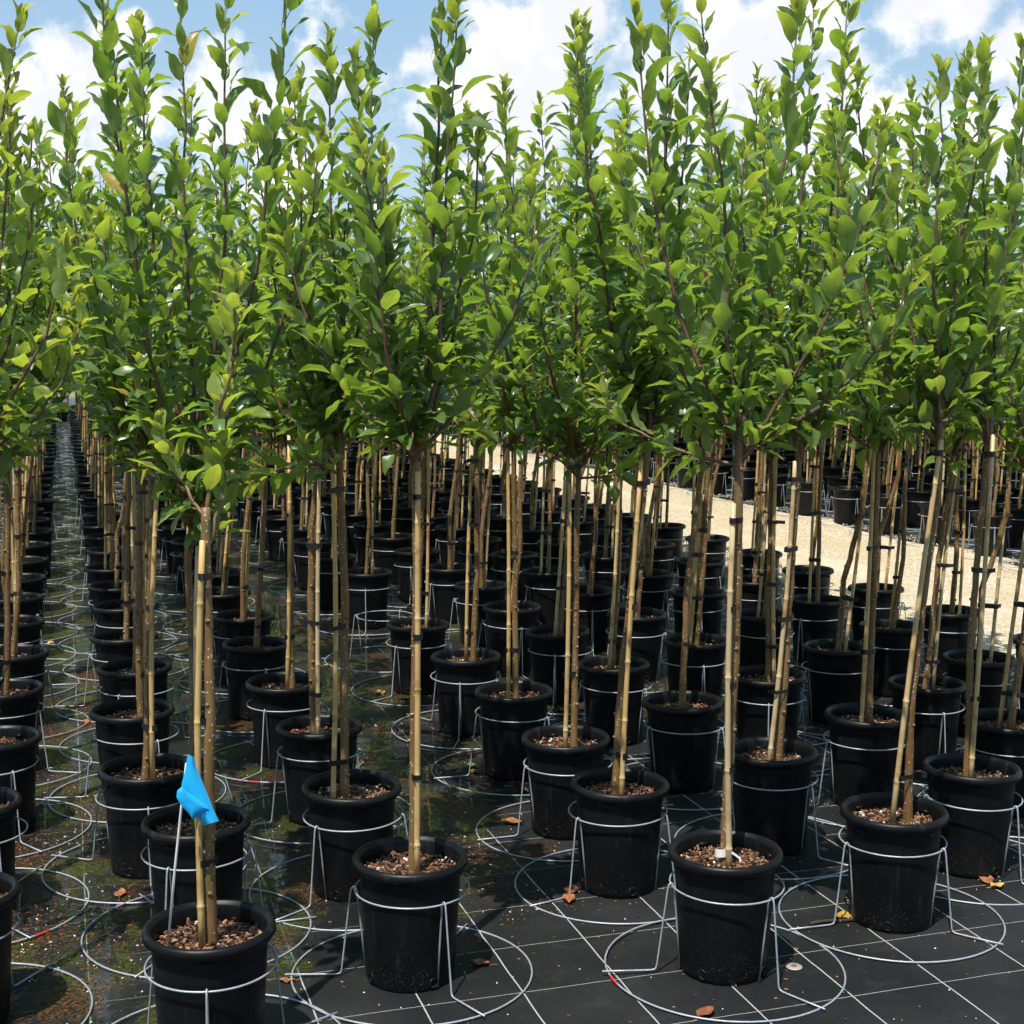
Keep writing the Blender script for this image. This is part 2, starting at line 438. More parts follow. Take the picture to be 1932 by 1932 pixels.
def ring(r, z, wire, segs=48, n=6, c=(0, 0), a0=0, a1=2 * math.pi):
    closed = abs(a1 - a0 - 2 * math.pi) < 1e-6
    a = np.linspace(a0, a1, segs + (0 if closed else 1), endpoint=not closed)
    if not closed:
        return tube(np.stack([c[0] + r * np.cos(a), c[1] + r * np.sin(a), np.full_like(a, z)], 1), wire, n)
    ph = np.arange(n) * 2 * np.pi / n
    rr = r + wire * np.cos(ph)[None, :] + np.zeros((segs, 1))
    V = np.stack([c[0] + rr * np.cos(a)[:, None], c[1] + rr * np.sin(a)[:, None], np.broadcast_to(z + wire * np.sin(ph)[None, :], rr.shape)], -1).reshape(-1, 3)
    i = np.arange(segs)[:, None]; j = np.arange(n)[None, :]; i2 = (i + 1) % segs; j2 = (j + 1) % n
    Q = np.stack([i * n + j, i2 * n + j, i2 * n + j2, i * n + j2], -1).reshape(-1, 4)
    return V, Q, []

def lathe(prof, segs=40):
    prof = np.asarray(prof, float); m = len(prof)
    a = np.arange(segs) * 2 * np.pi / segs
    V = np.stack([prof[:, 0][:, None] * np.cos(a), prof[:, 0][:, None] * np.sin(a), np.broadcast_to(prof[:, 1][:, None], (m, segs))], -1).reshape(-1, 3)
    i = np.arange(m - 1)[:, None] * segs; j = np.arange(segs)[None, :]; j2 = (j + 1) % segs
    Q = np.stack([i + j, i + j2, i + segs + j2, i + segs + j], -1).reshape(-1, 4)
    return V, Q

BOXV = np.array([(-1, -1, -1), (1, -1, -1), (1, 1, -1), (-1, 1, -1), (-1, -1, 1), (1, -1, 1), (1, 1, 1), (-1, 1, 1)], float) * .5
BOXQ = np.array([(0, 3, 2, 1), (4, 5, 6, 7), (0, 1, 5, 4), (1, 2, 6, 5), (2, 3, 7, 6), (3, 0, 4, 7)])
def rotmat(rng):
    q = rng.normal(size=4); q /= np.linalg.norm(q); w, x, y, z = q
    return np.array([[1 - 2 * (y * y + z * z), 2 * (x * y - z * w), 2 * (x * z + y * w)], [2 * (x * y + z * w), 1 - 2 * (x * x + z * z), 2 * (y * z - x * w)], [2 * (x * z - y * w), 2 * (y * z + x * w), 1 - 2 * (x * x + y * y)]])

# ------------------------------------------------------------------ the layout of the beds
TH = R(17.5); CT, ST = math.cos(TH), math.sin(TH)
def st2xy(s, t): return s * CT - t * ST, s * ST + t * CT
def xy2st(x, y): return x * CT + y * ST, -x * ST + y * CT

# ------------------------------------------------------------------ ground
def sheet(name, s0, s1, t0, t1, z, mat, ns=2, nt=2, amp=0.0, seed=0, kind='structure'):
    rng = np.random.default_rng(seed)
    S = np.linspace(s0, s1, ns); T = np.linspace(t0, t1, nt)
    g = np.stack(np.meshgrid(S, T), -1).reshape(-1, 2)
    h = np.zeros(len(g))
    if amp:
        for _ in range(14):
            kx, ky = rng.normal(size=2) * 2.2; h += np.sin(g[:, 0] * kx + g[:, 1] * ky + rng.random() * 6.28)
        h *= amp / 3.5
    V = np.column_stack([g, h])
    i = np.arange(nt - 1)[:, None] * ns; j = np.arange(ns - 1)[None, :]
    Q = np.stack([i + j, i + j + 1, i + ns + j + 1, i + ns + j], -1).reshape(-1, 4)
    b = MB(); b.add(V, Q)
    o = obj(name, b.mesh(name, [mat], attrs=False), loc=(0, 0, z), rotz=TH); o['kind'] = kind
    return o
sheet('ground', -500, 500, -300, 900, -.075, M_GROUND)
sheet('gravel_road', 4.60, 6.95, -12, 90, -.014, M_GRAVEL, 24, 400, .012, 5)
sheet('pale_yard', 14.0, 70, -12, 60, -.045, M_CONCRETE)
sheet('weed_mat', -9, 4.70, -4, 46, 0.0, M_FABRIC, 140, 420, .0016, 7)
sheet('weed_mat', 6.80, 14.4, -4, 46, 0.0, M_FABRIC, 80, 420, .0016, 8)

# ------------------------------------------------------------------ leaves
def leaf_geo(rng, nl=8, nw=4, young=False):
    L = rng.uniform(.068, .104); Wd = L * rng.uniform(.205, .265); pet = rng.uniform(.016, .030)
    if young: L *= .70; Wd = L * .21; pet *= .6
    fold = rng.uniform(.35, .95) if not young else rng.uniform(.5, 1.0)
    arch = rng.uniform(.15, 1.35); lift = rng.uniform(-.05, .5); roll = rng.uniform(-.7, .7); wave = rng.uniform(.04, .22)
    ph = rng.uniform(0, 6.28); side = rng.uniform(-.25, .25)
    tt = np.linspace(0, 1, nl + 1)
    prof = np.sin(np.pi * np.clip(tt, 0, 1) ** .80) ** .78 * (1 - .12 * tt); prof[0] = .05; prof[-1] = 0.0
    ang = lift - arch * tt ** 1.3
    dl = L / nl
    cy = np.concatenate([[0], np.cumsum(np.cos((ang[1:] + ang[:-1]) / 2) * dl)]); cz = np.concatenate([[0], np.cumsum(np.sin((ang[1:] + ang[:-1]) / 2) * dl)])
    cx = side * L * tt ** 2 * .3
    w = np.linspace(-1, 1, nw + 1)
    T, Wg = np.meshgrid(tt, w, indexing='ij')
    hw = prof[:, None] * Wd
    off = Wg * hw; aw = np.abs(Wg)
    zz = hw * (fold * aw - .22 * aw ** 2) + np.sin(T * 15 + ph + Wg * 2) * wave * hw * aw
    tw = roll * T
    ox = off * np.cos(tw) - zz * np.sin(tw); oz = off * np.sin(tw) + zz * np.cos(tw)
    X = cx[:, None] + ox; Y = pet + cy[:, None] - oz * np.sin(ang)[:, None]; Z = cz[:, None] + oz * np.cos(ang)[:, None]
    V = np.stack([X, Y, Z], -1).reshape(-1, 3)
    n = nw + 1; i = np.arange(nl)[:, None] * n; j = np.arange(nw)[None, :]
    Q = np.stack([i + j, i + j + 1, i + n + j + 1, i + n + j], -1).reshape(-1, 4)
    luv = np.stack([T, Wg, np.zeros_like(T)], -1).reshape(-1, 3)
    # stalk
    pr = .0011; k = len(V)
    PV = []
    for (yy, zz2) in ((0, 0), (pet * 1.05, 0)):
        for a in (0.5, 2.6, 4.7): PV.append((pr * math.cos(a), yy, zz2 + pr * math.sin(a)))
    PQ = [(k + a, k + (a + 1) % 3, k + 3 + (a + 1) % 3, k + 3 + a) for a in range(3)]
    V = np.vstack([V, PV]); Q = np.vstack([Q, PQ])
    luv = np.vstack([luv, np.tile([0, 0, 1.0], (6, 1))])
    return V, Q, luv

lr = np.random.default_rng(11)
NV, NY = 18, 5
LEAF_HI = []; LEAF_MID = []; LEAF_LO = []
for i in range(NV + NY):
    y = i >= NV; sd = int(lr.integers(1e9))
    LEAF_HI.append(leaf_geo(np.random.default_rng(sd), 8, 4, y))
    LEAF_MID.append(leaf_geo(np.random.default_rng(sd), 5, 2, y))
    LEAF_LO.append(leaf_geo(np.random.default_rng(sd), 3, 2, y))
LEAF_MESH = []
for i, (v, q, l) in enumerate(LEAF_HI):
    b = MB(); b.add(v, q, luv=l, rnd=i * .618 % 1, young=1.0 if i >= NV else 0.0)
    LEAF_MESH.append(b.mesh('leaf', [M_LEAF]))
# in between: a mature blade, a little lighter
LEAF_MESH_SOFT = []
for i in range(NV):
    v, q, l = LEAF_HI[i]; b = MB(); b.add(v * .86, q, luv=l, rnd=i * .618 % 1, young=.62); LEAF_MESH_SOFT.append(b.mesh('leaf', [M_LEAF]))

def unit(v): return v / (np.linalg.norm(v) + 1e-12)
def leaf_frame(pos, stem, phi, a, size, rng, droop=0.0):
    d = unit(stem); ref = np.array([0, 0, 1.0]) if abs(d[2]) < .9 else np.array([1.0, 0, 0])
    e1 = unit(np.cross(ref, d)); e2 = np.cross(d, e1)
    rad = math.cos(phi) * e1 + math.sin(phi) * e2
    y = unit(math.cos(a) * d + math.sin(a) * rad + np.array([0, 0, -droop]))
    nrm = d * .75 + np.array([0, 0, .6]) + rng.normal(size=3) * .20
    z = nrm - y * np.dot(nrm, y)
    z = unit(z); x = np.cross(y, z)
    return np.column_stack([x, y, z]) * size, pos

class Branch:
    def __init__(self, pts, r0, r1): self.p = pts; self.r0 = r0; self.r1 = r1
def bezier(p0, p1, p2, n):
    t = np.linspace(0, 1, n)[:, None]
    return (1 - t) ** 2 * p0 + 2 * t * (1 - t) * p1 + t ** 2 * p2

def leafy(branch, rng, out, dens=1.0, bare=.05, lush=1.0, soft=0):
    """leaves spiralling up one shoot, clusters on the old wood near its foot"""
    P = branch.p; seg = np.linalg.norm(np.diff(P, axis=0), axis=1); cum = np.concatenate([[0], np.cumsum(seg)]); L = cum[-1]
    s = bare; phi = rng.uniform(0, 6.28)
    while s < L:
        i = min(np.searchsorted(cum, s) - 1, len(P) - 2); i = max(i, 0)
        f = (s - cum[i]) / max(seg[i], 1e-6); pos = P[i] + (P[i + 1] - P[i]) * f; tan = unit(P[i + 1] - P[i])
        rel = s / L; phi += 2.39996 + rng.normal() * .25
        end = (L - s)
        a = R(56 - 16 * rel ** 1.3 + rng.normal() * 13)
        size = rng.uniform(.72, 1.14) * lush; yg = soft
        if end < .10: a = R(46 - 20 * (1 - end / .10) + rng.normal() * 8); size *= .66 + .34 * end / .10; yg = 1 if end < .03 else .5
        dro = .0 if pos[2] > 1.5 else .30 * (1.5 - pos[2]) / .4
        out.append((leaf_frame(pos, tan, phi, a, size, rng, max(0, min(dro, .8))), yg, int(rng.integers(NV))))
        # spur leaves on the lower half
        if rel < .62 and rng.random() < .26 * dens:
            for k in range(int(rng.integers(2, 4))):
                out.append((leaf_frame(pos + rng.normal(size=3) * .006, tan, rng.uniform(0, 6.28), R(rng.uniform(55, 95)), rng.uniform(.55, .9) * lush, rng, max(0, min(dro, .8)) + .15), 0, int(rng.integers(NV))))
        s += rng.uniform(.0118, .0195) * (1 + .60 * rel) / dens * (1.0 if end > .1 else .55)
    # bud at the tip
    for k in range(4):
        out.append((leaf_frame(P[-1], unit(P[-1] - P[-2]), k * 1.6 + rng.random(), R(rng.uniform(10, 40)), rng.uniform(.6, 1.0), rng), 1, int(rng.integers(NV))))

def shoot(fork, tip, rng, out_frac=.8, n=14, wob=.012):
    fork = np.asarray(fork, float); tip = np.asarray(tip, float)
    h = tip - fork
    ctrl = fork + np.array([h[0] * out_frac, h[1] * out_frac, h[2] * rng.uniform(.30, .42)])
    p = bezier(fork, ctrl, tip, n)
    w = np.zeros_like(p); w[2:-1, :2] = np.cumsum(rng.normal(size=(n - 3, 2)), axis=0) * wob * .5
    w[2:-1, :2] -= np.linspace(0, 1, n - 3)[:, None] * w[-2, :2]
    return p + w

def trunk_fn(pts):
    """pts: list of (x, y, z) rising; returns centre(z)"""
    pts = np.asarray(pts, float)
    return lambda z: np.array([np.interp(z, pts[:, 2], pts[:, 0]), np.interp(z, pts[:, 2], pts[:, 1]), z])

SOIL_Z = .280
def build_trunk(fn, ztop, rng, r0=.0150, n=10, rings=34):
    zs = np.linspace(SOIL_Z - .03, ztop, rings)
    P = np.array([fn(z) for z in zs])
    k = rng.normal(size=(rings, 2)).cumsum(0); k -= k.mean(0); k -= np.linspace(0, 1, rings)[:, None] * (k[-1] - k[0]) * 1.0
    amp = np.sin(np.linspace(0, np.pi, rings))[:, None]
    P[:, :2] += k * .0014 * amp
    rad = r0 * (1 - .26 * (zs - zs[0]) / (zs[-1] - zs[0])) * (1 + rng.normal(size=rings) * .035)
    rad[:3] *= [1.22, 1.14, 1.05]
    b = MB(); V, Q, T = tube(P, rad, n); b.add(V, Q, T)
    # knots where side shoots were cut
    z = .36
    while z < ztop - .08:
        i = int(np.argmin(abs(zs - z))); a = rng.uniform(0, 6.28)
        d = np.array([math.cos(a), math.sin(a), .5]); c = P[i] + d * np.array([1, 1, 0]) * rad[i] * .75
        V, Q, T = tube([c, c + d * rad[i] * .35, c + d * rad[i] * .55], [rad[i] * .55, rad[i] * .42, rad[i] * .16], 6); b.add(V, Q, T)
        z += rng.uniform(.035, .12)
    return b, P, rad, zs

def build_stake(p0, p1, rng, r=.0084):
    """bamboo cane from p0 (in the soil) to p1, with nodes"""
    p0 = np.asarray(p0, float); p1 = np.asarray(p1, float); L = np.linalg.norm(p1 - p0)
    f = [0.0]; rr = [1.0]; d = rng.uniform(.05, .2)
    while d < L - .03:
        for dd, k in ((-.012, 1.0), (-.003, 1.08), (0, 1.20), (.003, 1.10), (.006, .93), (.02, .97)):
            f.append((d + dd) / L); rr.append(k)
        d += rng.uniform(.17, .27)
    f.append(1.0); rr.append(.98)
    f = np.array(f); P = p0 + (p1 - p0) * f[:, None]
    bow = np.sin(np.pi * f)[:, None] * np.array([rng.normal() * .006, rng.normal() * .006, 0])
    b = MB(); V, Q, T = tube(P + bow, np.array(rr) * r * (1 - .18 * f), 9); b.add(V, Q, T)
    return b

def build_tie(c1, r1, c2, r2, z, rng):
    """black tape wrapped round trunk and cane"""
    c1 = np.asarray(c1[:2]); c2 = np.asarray(c2[:2]); d = c2 - c1; L = np.linalg.norm(d); e = d / max(L, 1e-6); nrm = np.array([-e[1], e[0]])
    pts = []
    for a in np.linspace(-np.pi / 2, np.pi / 2, 7): pts.append(c2 + (r2 + .0022) * (math.cos(a) * e + math.sin(a) * nrm))
    for a in np.linspace(np.pi / 2, 3 * np.pi / 2, 7): pts.append(c1 + (r1 + .0022) * (math.cos(a) * e + math.sin(a) * nrm))
    pts = np.array(pts); n = len(pts); hh = rng.uniform(.006, .009); tilt = rng.normal() * .06
    zz = z + (pts - c1) @ e * tilt
    cen = pts.mean(0); inn = cen + (pts - cen) * .93
    V = np.vstack([np.column_stack([pts, zz - hh]), np.column_stack([pts, zz + hh]), np.column_stack([inn, zz + hh]), np.column_stack([inn, zz - hh])])
    Q = []
    for i in range(n):
        j = (i + 1) % n
        for a, c in ((0, 1), (1, 2), (2, 3), (3, 0)): Q.append((a * n + i, a * n + j, c * n + j, c * n + i))
    b = MB(); b.add(V, Q)
    if rng.random() < .55:   # loose end
        i = int(rng.integers(n)); o = unit(pts[i] - cen); p = np.array([*pts[i], zz[i]]); tt = np.array([-o[1], o[0], 0]) * .7 + np.array([*o, 0])
        q = p + tt * rng.uniform(.012, .028) + np.array([0, 0, rng.normal() * .006])
        V = np.array([p + [0, 0, -hh], p + [0, 0, hh], q + [0, 0, hh], q + [0, 0, -hh]]); th = np.array([*o, 0]) * .001
        V = np.vstack([V, V + th]); b.add(V, [(0, 1, 2, 3), (7, 6, 5, 4), (0, 4, 5, 1), (1, 5, 6, 2), (2, 6, 7, 3), (3, 7, 4, 0)])
    return b

# ------------------------------------------------------------------ pot, soil, wire stand (shared meshes)
def pot_mesh(segs):
    prof = [(0, .010), (.100, .008), (.110, .0), (.114, .003), (.1155, .014), (.117, .022), (.1318, .292), (.1325, .303), (.1400, .3045), (.1475, .3060), (.1510, .310), (.1513, .317), (.1500, .3235),
            (.1465, .3285), (.1410, .3303), (.1365, .3290), (.1352, .3255), (.1320, .3235), (.1300, .318), (.1285, .29), (.1270, .260), (.120, .22), (0, .22)]
    b = MB(); V, Q = lathe(prof, segs); b.add(V, Q)
    return b
def pot_full():
    b = pot_mesh(44)
    for k in range(4):      # moulded hand-hold tabs under the rim, outside and inside
        a = k * math.pi / 2 + .35
        c, s = math.cos(a), math.sin(a); M = np.array([[c, -s, 0], [s, c, 0], [0, 0, 1]])
        for (r, z, sx, sz) in ((.1322, .288, .006, .008), (.1275, .296, .006, .010)):
            b.add((BOXV * np.array([sx, .030, sz]) + np.array([r, 0, z])) @ M.T, BOXQ)
    for k in range(4):      # drain-hole collars near the foot
        a = k * math.pi / 2 + 1.0; c, s = math.cos(a), math.sin(a)
        V, Q, T = ring(.012, 0, .0022, 12, 5); V = V[:, [2, 0, 1]] + np.array([.1178, 0, .024])
        M = np.array([[c, -s, 0], [s, c, 0], [0, 0, 1]]); b.add(V @ M.T, Q, T)
    return b
POT = pot_full().mesh('pot', [M_POT]); POT_LOW = pot_mesh(20)

def soil_geo(rng, nr=7, na=30):
    V = [(0, 0, SOIL_Z + .006)]; ph = rng.uniform(0, 6.28, 4)
    for i in range(1, nr + 1):
        r = .1285 * i / nr
        for k in range(na):
            a = k * 2 * math.pi / na
            z = SOIL_Z + .007 * math.sin(a * 2 + ph[0]) * r / .13 + .005 * math.sin(a * 5 + ph[1] + r * 40) + rng.normal() * .0025 - .012 * (r / .13) ** 4
            V.append((r * math.cos(a), r * math.sin(a), z))
    T = [(0, 1 + k, 1 + (k + 1) % na) for k in range(na)]
    Q = [(1 + (i - 1) * na + k, 1 + i * na + k, 1 + i * na + (k + 1) % na, 1 + (i - 1) * na + (k + 1) % na) for i in range(1, nr) for k in range(na)]
    return V, Q, T
SOILS = []; CHIPS = []
for i in range(4):
    rng = np.random.default_rng(50 + i); b = MB(); V, Q, T = soil_geo(rng); b.add(V, Q, T); SOILS.append(b.mesh('soil', [M_SOIL]))
    c = MB()
    for k in range(850):
        r = .122 * math.sqrt(rng.random()); a = rng.uniform(0, 6.28)
        l = rng.uniform(.005, .0145); dims = np.array([l, l * rng.uniform(.25, .6), rng.uniform(.0018, .005)]); rn = rng.random() ** 1.15 * .93
        if rng.random() < .03: dims = np.full(3, rng.uniform(.0035, .0065)); rn = .985
        Mr = rotmat(rng) if rng.random() < .35 else (lambda aa: np.array([[math.cos(aa), -math.sin(aa), 0], [math.sin(aa), math.cos(aa), 0], [0, 0, 1]]))(rng.uniform(0, 6.28))
        jit = BOXV * (1 + rng.normal(size=(8, 3)) * .18)
        c.add((jit * dims) @ Mr.T + np.array([r * math.cos(a), r * math.sin(a), SOIL_Z + .006 + rng.normal() * .0035]), BOXQ, rnd=rn)
    CHIPS.append(c.mesh('bark_mulch', [M_CHIP], smooth=False))

WR = .0026
def leg_paths():
    hook = [np.array([.139, 0, .005]), np.array([.1395, 0, .10]), np.array([.1435, 0, .205]), np.array([.1475, 0, .2165]), np.array([.153, 0, .2195]), np.array([.158, 0, .215]), np.array([.161, 0, .203]),
            np.array([.173, 0, .11]), np.array([.1855, 0, .014]), np.array([.190, 0, .0065]), np.array([.200, 0, .0045]), np.array([.26, 0, .0068]), np.array([.333, 0, .0098])]
    hook = [h * np.array([1, 1, 1.1 if h[2] > .02 else 1.0]) for h in hook]; hook[0] = np.array([.1215, 0, .005]); hook[1] = np.array([.1325, 0, .12])
    return np.array(hook)
def stand_parts(n=6, segs=56):
    parts = []
    b = MB(); b.add(*ring(.1495, .2340, WR, segs, n)); parts.append(('top_ring', b))
    b = MB(); b.add(*ring(.316, .0042, WR * 1.05, segs + 8, n)); parts.append(('base_ring', b))
    for k in range(3):
        a = k * 2 * math.pi / 3; c, s = math.cos(a), math.sin(a); M = np.array([[c, -s, 0], [s, c, 0], [0, 0, 1]])
        b = MB(); b.add(*tube(leg_paths() @ M.T, WR, n)); parts.append(('leg', b))
    return parts
STAND = [(nm, b.mesh(nm, [M_WIRE])) for nm, b in stand_parts()]
PAINT = []
for a0, a1 in ((.06, .22), (2.02, 2.12)):
    b = MB(); b.add(*ring(.316, .0042, WR * 1.14, 6, 7, a0=a0, a1=a1)); PAINT.append(b.mesh('paint_mark', [M_RED]))

# ------------------------------------------------------------------ where every pot stands
rng0 = np.random.default_rng(3)
PIX = [(394, 1743), (370, 1545), (772, 1612), (1368, 1600), (1688, 1525), (660, 1478), (1166, 1474), (275, 1445), (1457, 1413), (1832, 1445), (602, 1367), (1068, 1388), (535, 1283), (250, 1335), (970, 1300), (1290, 1320), (1633, 1345), (1905, 1355), (1450, 1270), (1748, 1286), (880, 1235), (1160, 1250), (480, 1212), (255, 1255), (1055, 1188), (1313, 1205), (1580, 1218), (1848, 1238), (787, 1175), (965, 1142), (1200, 1155), (1440, 1157), (1682, 1178), (1795, 1150), (690, 1077)]
SEEN = [xy2st(*on_plane(u, v, .33)[:2]) + (i,) for i, (u, v) in enumerate(PIX)]
COLS = {'c': [(.25, 3.19), (.80, 3.48), (1.60, 3.27), (2.17, 3.41), (2.69, 3.70), (3.21, 4.14), (3.70, 4.34), (4.21, 5.29)],
        'l': [(-.275, 3.59), (-.83, 3.9), (-1.38, 4.25)],
        'r': [(6.92 + .53 * k, 8.05 + (k % 2) * .35) for k in range(13)]}
ORD = 'first second third fourth fifth sixth seventh eighth ninth tenth eleventh twelfth thirteenth fourteenth fifteenth sixteenth seventeenth eighteenth nineteenth twentieth'.split()
ORD += ['twenty-' + o for o in ORD[:9]] + ['thirtieth'] + ['thirty-' + o for o in ORD[:9]] + ['fortieth'] + ['forty-' + o for o in ORD[:9]]
pots = []; EMPTY = None
for bed, cols in COLS.items():
    for ci, (s0, t0) in enumerate(cols):
        t = t0; k = 0
        while t < 31.5:
            near = [q for q in SEEN if abs(q[0] - s0) < .2 and abs(q[1] - t) < .30]
            idx = None; s = s0
            if near:
                q = min(near, key=lambda q: abs(q[1] - t)); s, t, idx = q
            if bed == 'c' and ci == 2 and idx is None and 6.9 < t < 7.6 and EMPTY is None:
                EMPTY = (s, t); t += .72; continue
            x, y = st2xy(s, t)
            if idx is None: x += rng0.normal() * .014; y += rng0.normal() * .02
            pots.append(dict(bed=bed, col=ci, k=k, x=x, y=y, idx=idx, d=math.hypot(x, y)))
            t += .70 + rng0.normal() * .012; k += 1
for k in range(70):
    s = -5 + k * .17 + rng0.normal() * .05; t = 32.0 + (k % 3) * .6; x, y = st2xy(s, t)
    pots.append(dict(bed='x', col=0, k=k, x=x, y=y, idx=None, d=math.hypot(x, y)))
def visible(p):
    u0, v0 = project((p['x'], p['y'], .15)); m = F * .42 / p['y']
    return -m < u0 < 1932 + m and v0 < 2250
pots = [p for p in pots if p['y'] > 1 and visible(p)]
pots.sort(key=lambda p: p['d'])
# row numbers as seen: count only the pots that stand in the picture
for bed, cols in COLS.items():
    for ci in range(len(cols)):
        row = sorted([p for p in pots if p['bed'] == bed and p['col'] == ci], key=lambda p: p['d'])
        for k, p in enumerate(row): p['k'] = k

ROWNAME = {'c': lambda i: ORD[i] + ' row right of wet aisle' if i < 7 else 'row along near gravel edge',
           'l': lambda i: ORD[i] + ' row left of wet aisle', 'r': lambda i: ORD[i] + ' row beyond gravel road'}
def where(p): return '%s from front, %s' % (ORD[p['k']], ROWNAME[p['bed']](p['col']))

# trunks read off the photograph: (u, v) points from the soil up, and shoot tips
TRUNK = {0: [(399, 1775), (394, 1400), (389, 1000)], 1: [(370, 1540), (363, 1200), (356, 1058), (364, 985)], 2: [(778, 1622), (786, 1300), (789, 1150), (784, 870)], 3: [(1367, 1612), (1376, 1350), (1386, 1150), (1393, 900), (1397, 800)],
         4: [(1713, 1535), (1718, 1330), (1735, 1150), (1768, 950), (1773, 800)], 5: [(650, 1472), (647, 1250), (642, 1000), (640, 850)], 6: [(1160, 1465), (1180, 1250), (1205, 1050), (1226, 820)],
         7: [(272, 1448), (279, 1250), (286, 1000), (282, 850)], 8: [(1468, 1410), (1488, 1150), (1508, 850)], 9: [(1825, 1438), (1830, 1200), (1858, 900), (1868, 800)], 10: [(592, 1362), (589, 1200), (586, 1000), (606, 840)],
         11: [(1082, 1386), (1085, 1100), (1092, 870)], 12: [(550, 1280), (549, 1050), (547, 830)], 13: [(265, 1330), (262, 1100), (265, 850)], 14: [(973, 1298), (972, 1000), (969, 830)], 15: [(1287, 1318), (1300, 1100), (1330, 830)],
         16: [(1640, 1342), (1649, 1050), (1658, 830)], 18: [(1450, 1268), (1456, 850)], 19: [(1745, 1282), (1775, 1050), (1800, 850)], 20: [(892, 1232), (900, 830)], 21: [(1152, 1246), (1175, 830)], 22: [(483, 1208), (505, 820)]}
TIPS = {0: [(448, 540, .4), (304, 826, .35), (432, 720, .5)],
        1: [(338, -60, .6), (265, 60, .8), (425, 0, .8), (545, -50, .9), (190, 420, .8)],
        2: [(838, -30, .5), (862, 20, .6), (540, 470, .85), (1010, 420, .9), (720, 300, .7), (905, 250, .7)],
        3: [(1322, 15, .8), (1665, 260, .9), (1505, 30, .8), (1400, 300, .6), (1720, 520, .95)],
        4: [(1860, 100, .8), (1775, 140, .6), (1935, 200, .8), (1690, 330, .85), (1590, 480, .9)],
        5: [(620, 90, .6), (705, 40, .7), (555, 180, .8), (500, 420, .9), (660, 330, .6)],
        6: [(1262, 215, .6), (1300, 120, .7), (1090, 150, .85), (1180, 330, .8), (1390, 400, .9)],
        7: [(208, 50, .8), (262, 70, .7), (120, 170, .9), (330, 300, .8)],
        8: [(1535, 15, .6), (1600, -10, .7), (1440, 260, .8), (1640, 330, .9)],
        9: [(1930, 100, .7), (1860, 170, .6), (1800, 340, .9)]}
STAKES = {0: [(382, 1786), (382, 1020)], 1: [(379, 1540), (374, 1010)], 2: [(786, 1620), (788, 890)], 3: [(1377, 1608), (1384, 950)], 4: [(1682, 1535), (1776, 830)], 6: [(1172, 1460), (1210, 870)], 7: [(287, 1440), (298, 880)], 8: [(1450, 1412), (1500, 870)],
          11: [(1066, 1386), (1075, 870)], 12: [(541, 1285), (545, 820)], 10: [(600, 1362), (603, 870)], 9: [(1832, 1438), (1874, 820)], 18: [(1462, 1266), (1464, 850)]}
NEAR_LEAF = 26           # trees whose leaves are built one by one
INDIV = 300

def make_tree(rng, fn, ztop, tips, extra=True, lush=1.0, soft=0):
    """shoots and leaves of one crown, in the coordinates of fn"""
    br = []; lv = []
    f0 = fn(ztop)
    for k, tip in enumerate(tips):
        zf = ztop - rng.uniform(0, .09) if k else ztop
        st = fn(zf); tip = np.asarray(tip[:3], float)
        of = .35 if k == 0 else rng.uniform(.7, .95)
        p = shoot(st, tip, rng, of); b = Branch(p, .0074 * min(1, .55 + np.linalg.norm(tip - st) * .4), .0021); br.append(b); leafy(b, rng, lv, rng.uniform(.8, 1.0), lush=lush, soft=soft)
    if extra:               # short side twigs low on the head
        for k in range(int(rng.integers(0, 3))):
            a = rng.uniform(0, 6.28); l = rng.uniform(.12, .28); st = fn(ztop - rng.uniform(-.02, .10))
            p = shoot(st, st + np.array([math.cos(a) * l, math.sin(a) * l, rng.uniform(.04, .22)]), rng, .9, 8, .006)
            b = Branch(p, .0045, .0018); br.append(b); leafy(b, rng, lv, .8, lush=lush * .95, soft=soft)
    return br, lv

def random_tips(rng, fork):
    n = int(rng.integers(6, 10)); tips = []; a = rng.uniform(0, 6.28); top = rng.uniform(2.30, 2.72)
    for k in range(n):
        a += 2 * math.pi / max(n - 1, 1) + rng.normal() * .3
        r = rng.uniform(.10, .44) if k else rng.uniform(0, .08)
        tips.append((fork[0] + r * math.cos(a), fork[1] + r * math.sin(a), (top if k == 0 else top - abs(rng.normal()) * .46 - .05)))
    return tips

def branch_mesh(b, n=7):
    m = MB(); r = np.linspace(b.r0, b.r1, len(b.p)); V, Q, T = tube(b.p, r, n); m.add(V, Q, T); return m

def crown_mesh(lv, geo, every=1, scale=1.0):
    m = MB()
    for i, ((Rm, pos), yg, var) in enumerate(lv[::every]):
        vi = var if yg < 1 else NV + var % NY
        v, q, l = geo[vi]
        m.add((v * scale) @ Rm.T + pos, q, luv=l, rnd=(i * .618 + var * .13) % 1, young=yg)
    return m

def stake_and_ties(fn, ztop, rng, r0, p0=None, p1=None):
    """cane beside the trunk, three or four tapes"""
    a = rng.uniform(0, 6.28); off = np.array([math.cos(a), math.sin(a), 0])
    if p0 is None: p0 = fn(SOIL_Z - .02) + off * rng.uniform(.022, .045)
    zt = ztop - rng.uniform(-.02, .12)
    if p1 is None: p1 = fn(zt) + off * .0225
    p0 = np.asarray(p0, float); p1 = np.asarray(p1, float)
    ties = []
    zs = np.linspace(SOIL_Z + rng.uniform(.12, .3), p1[2] - rng.uniform(.02, .08), int(rng.integers(3, 5)))
    for z in zs:
        f = (z - p0[2]) / (p1[2] - p0[2]); ties.append(build_tie(fn(z), r0 * .92, p0 + (p1 - p0) * f, .0082, z + rng.normal() * .02, rng))
    return build_stake(p0, p1, rng), ties

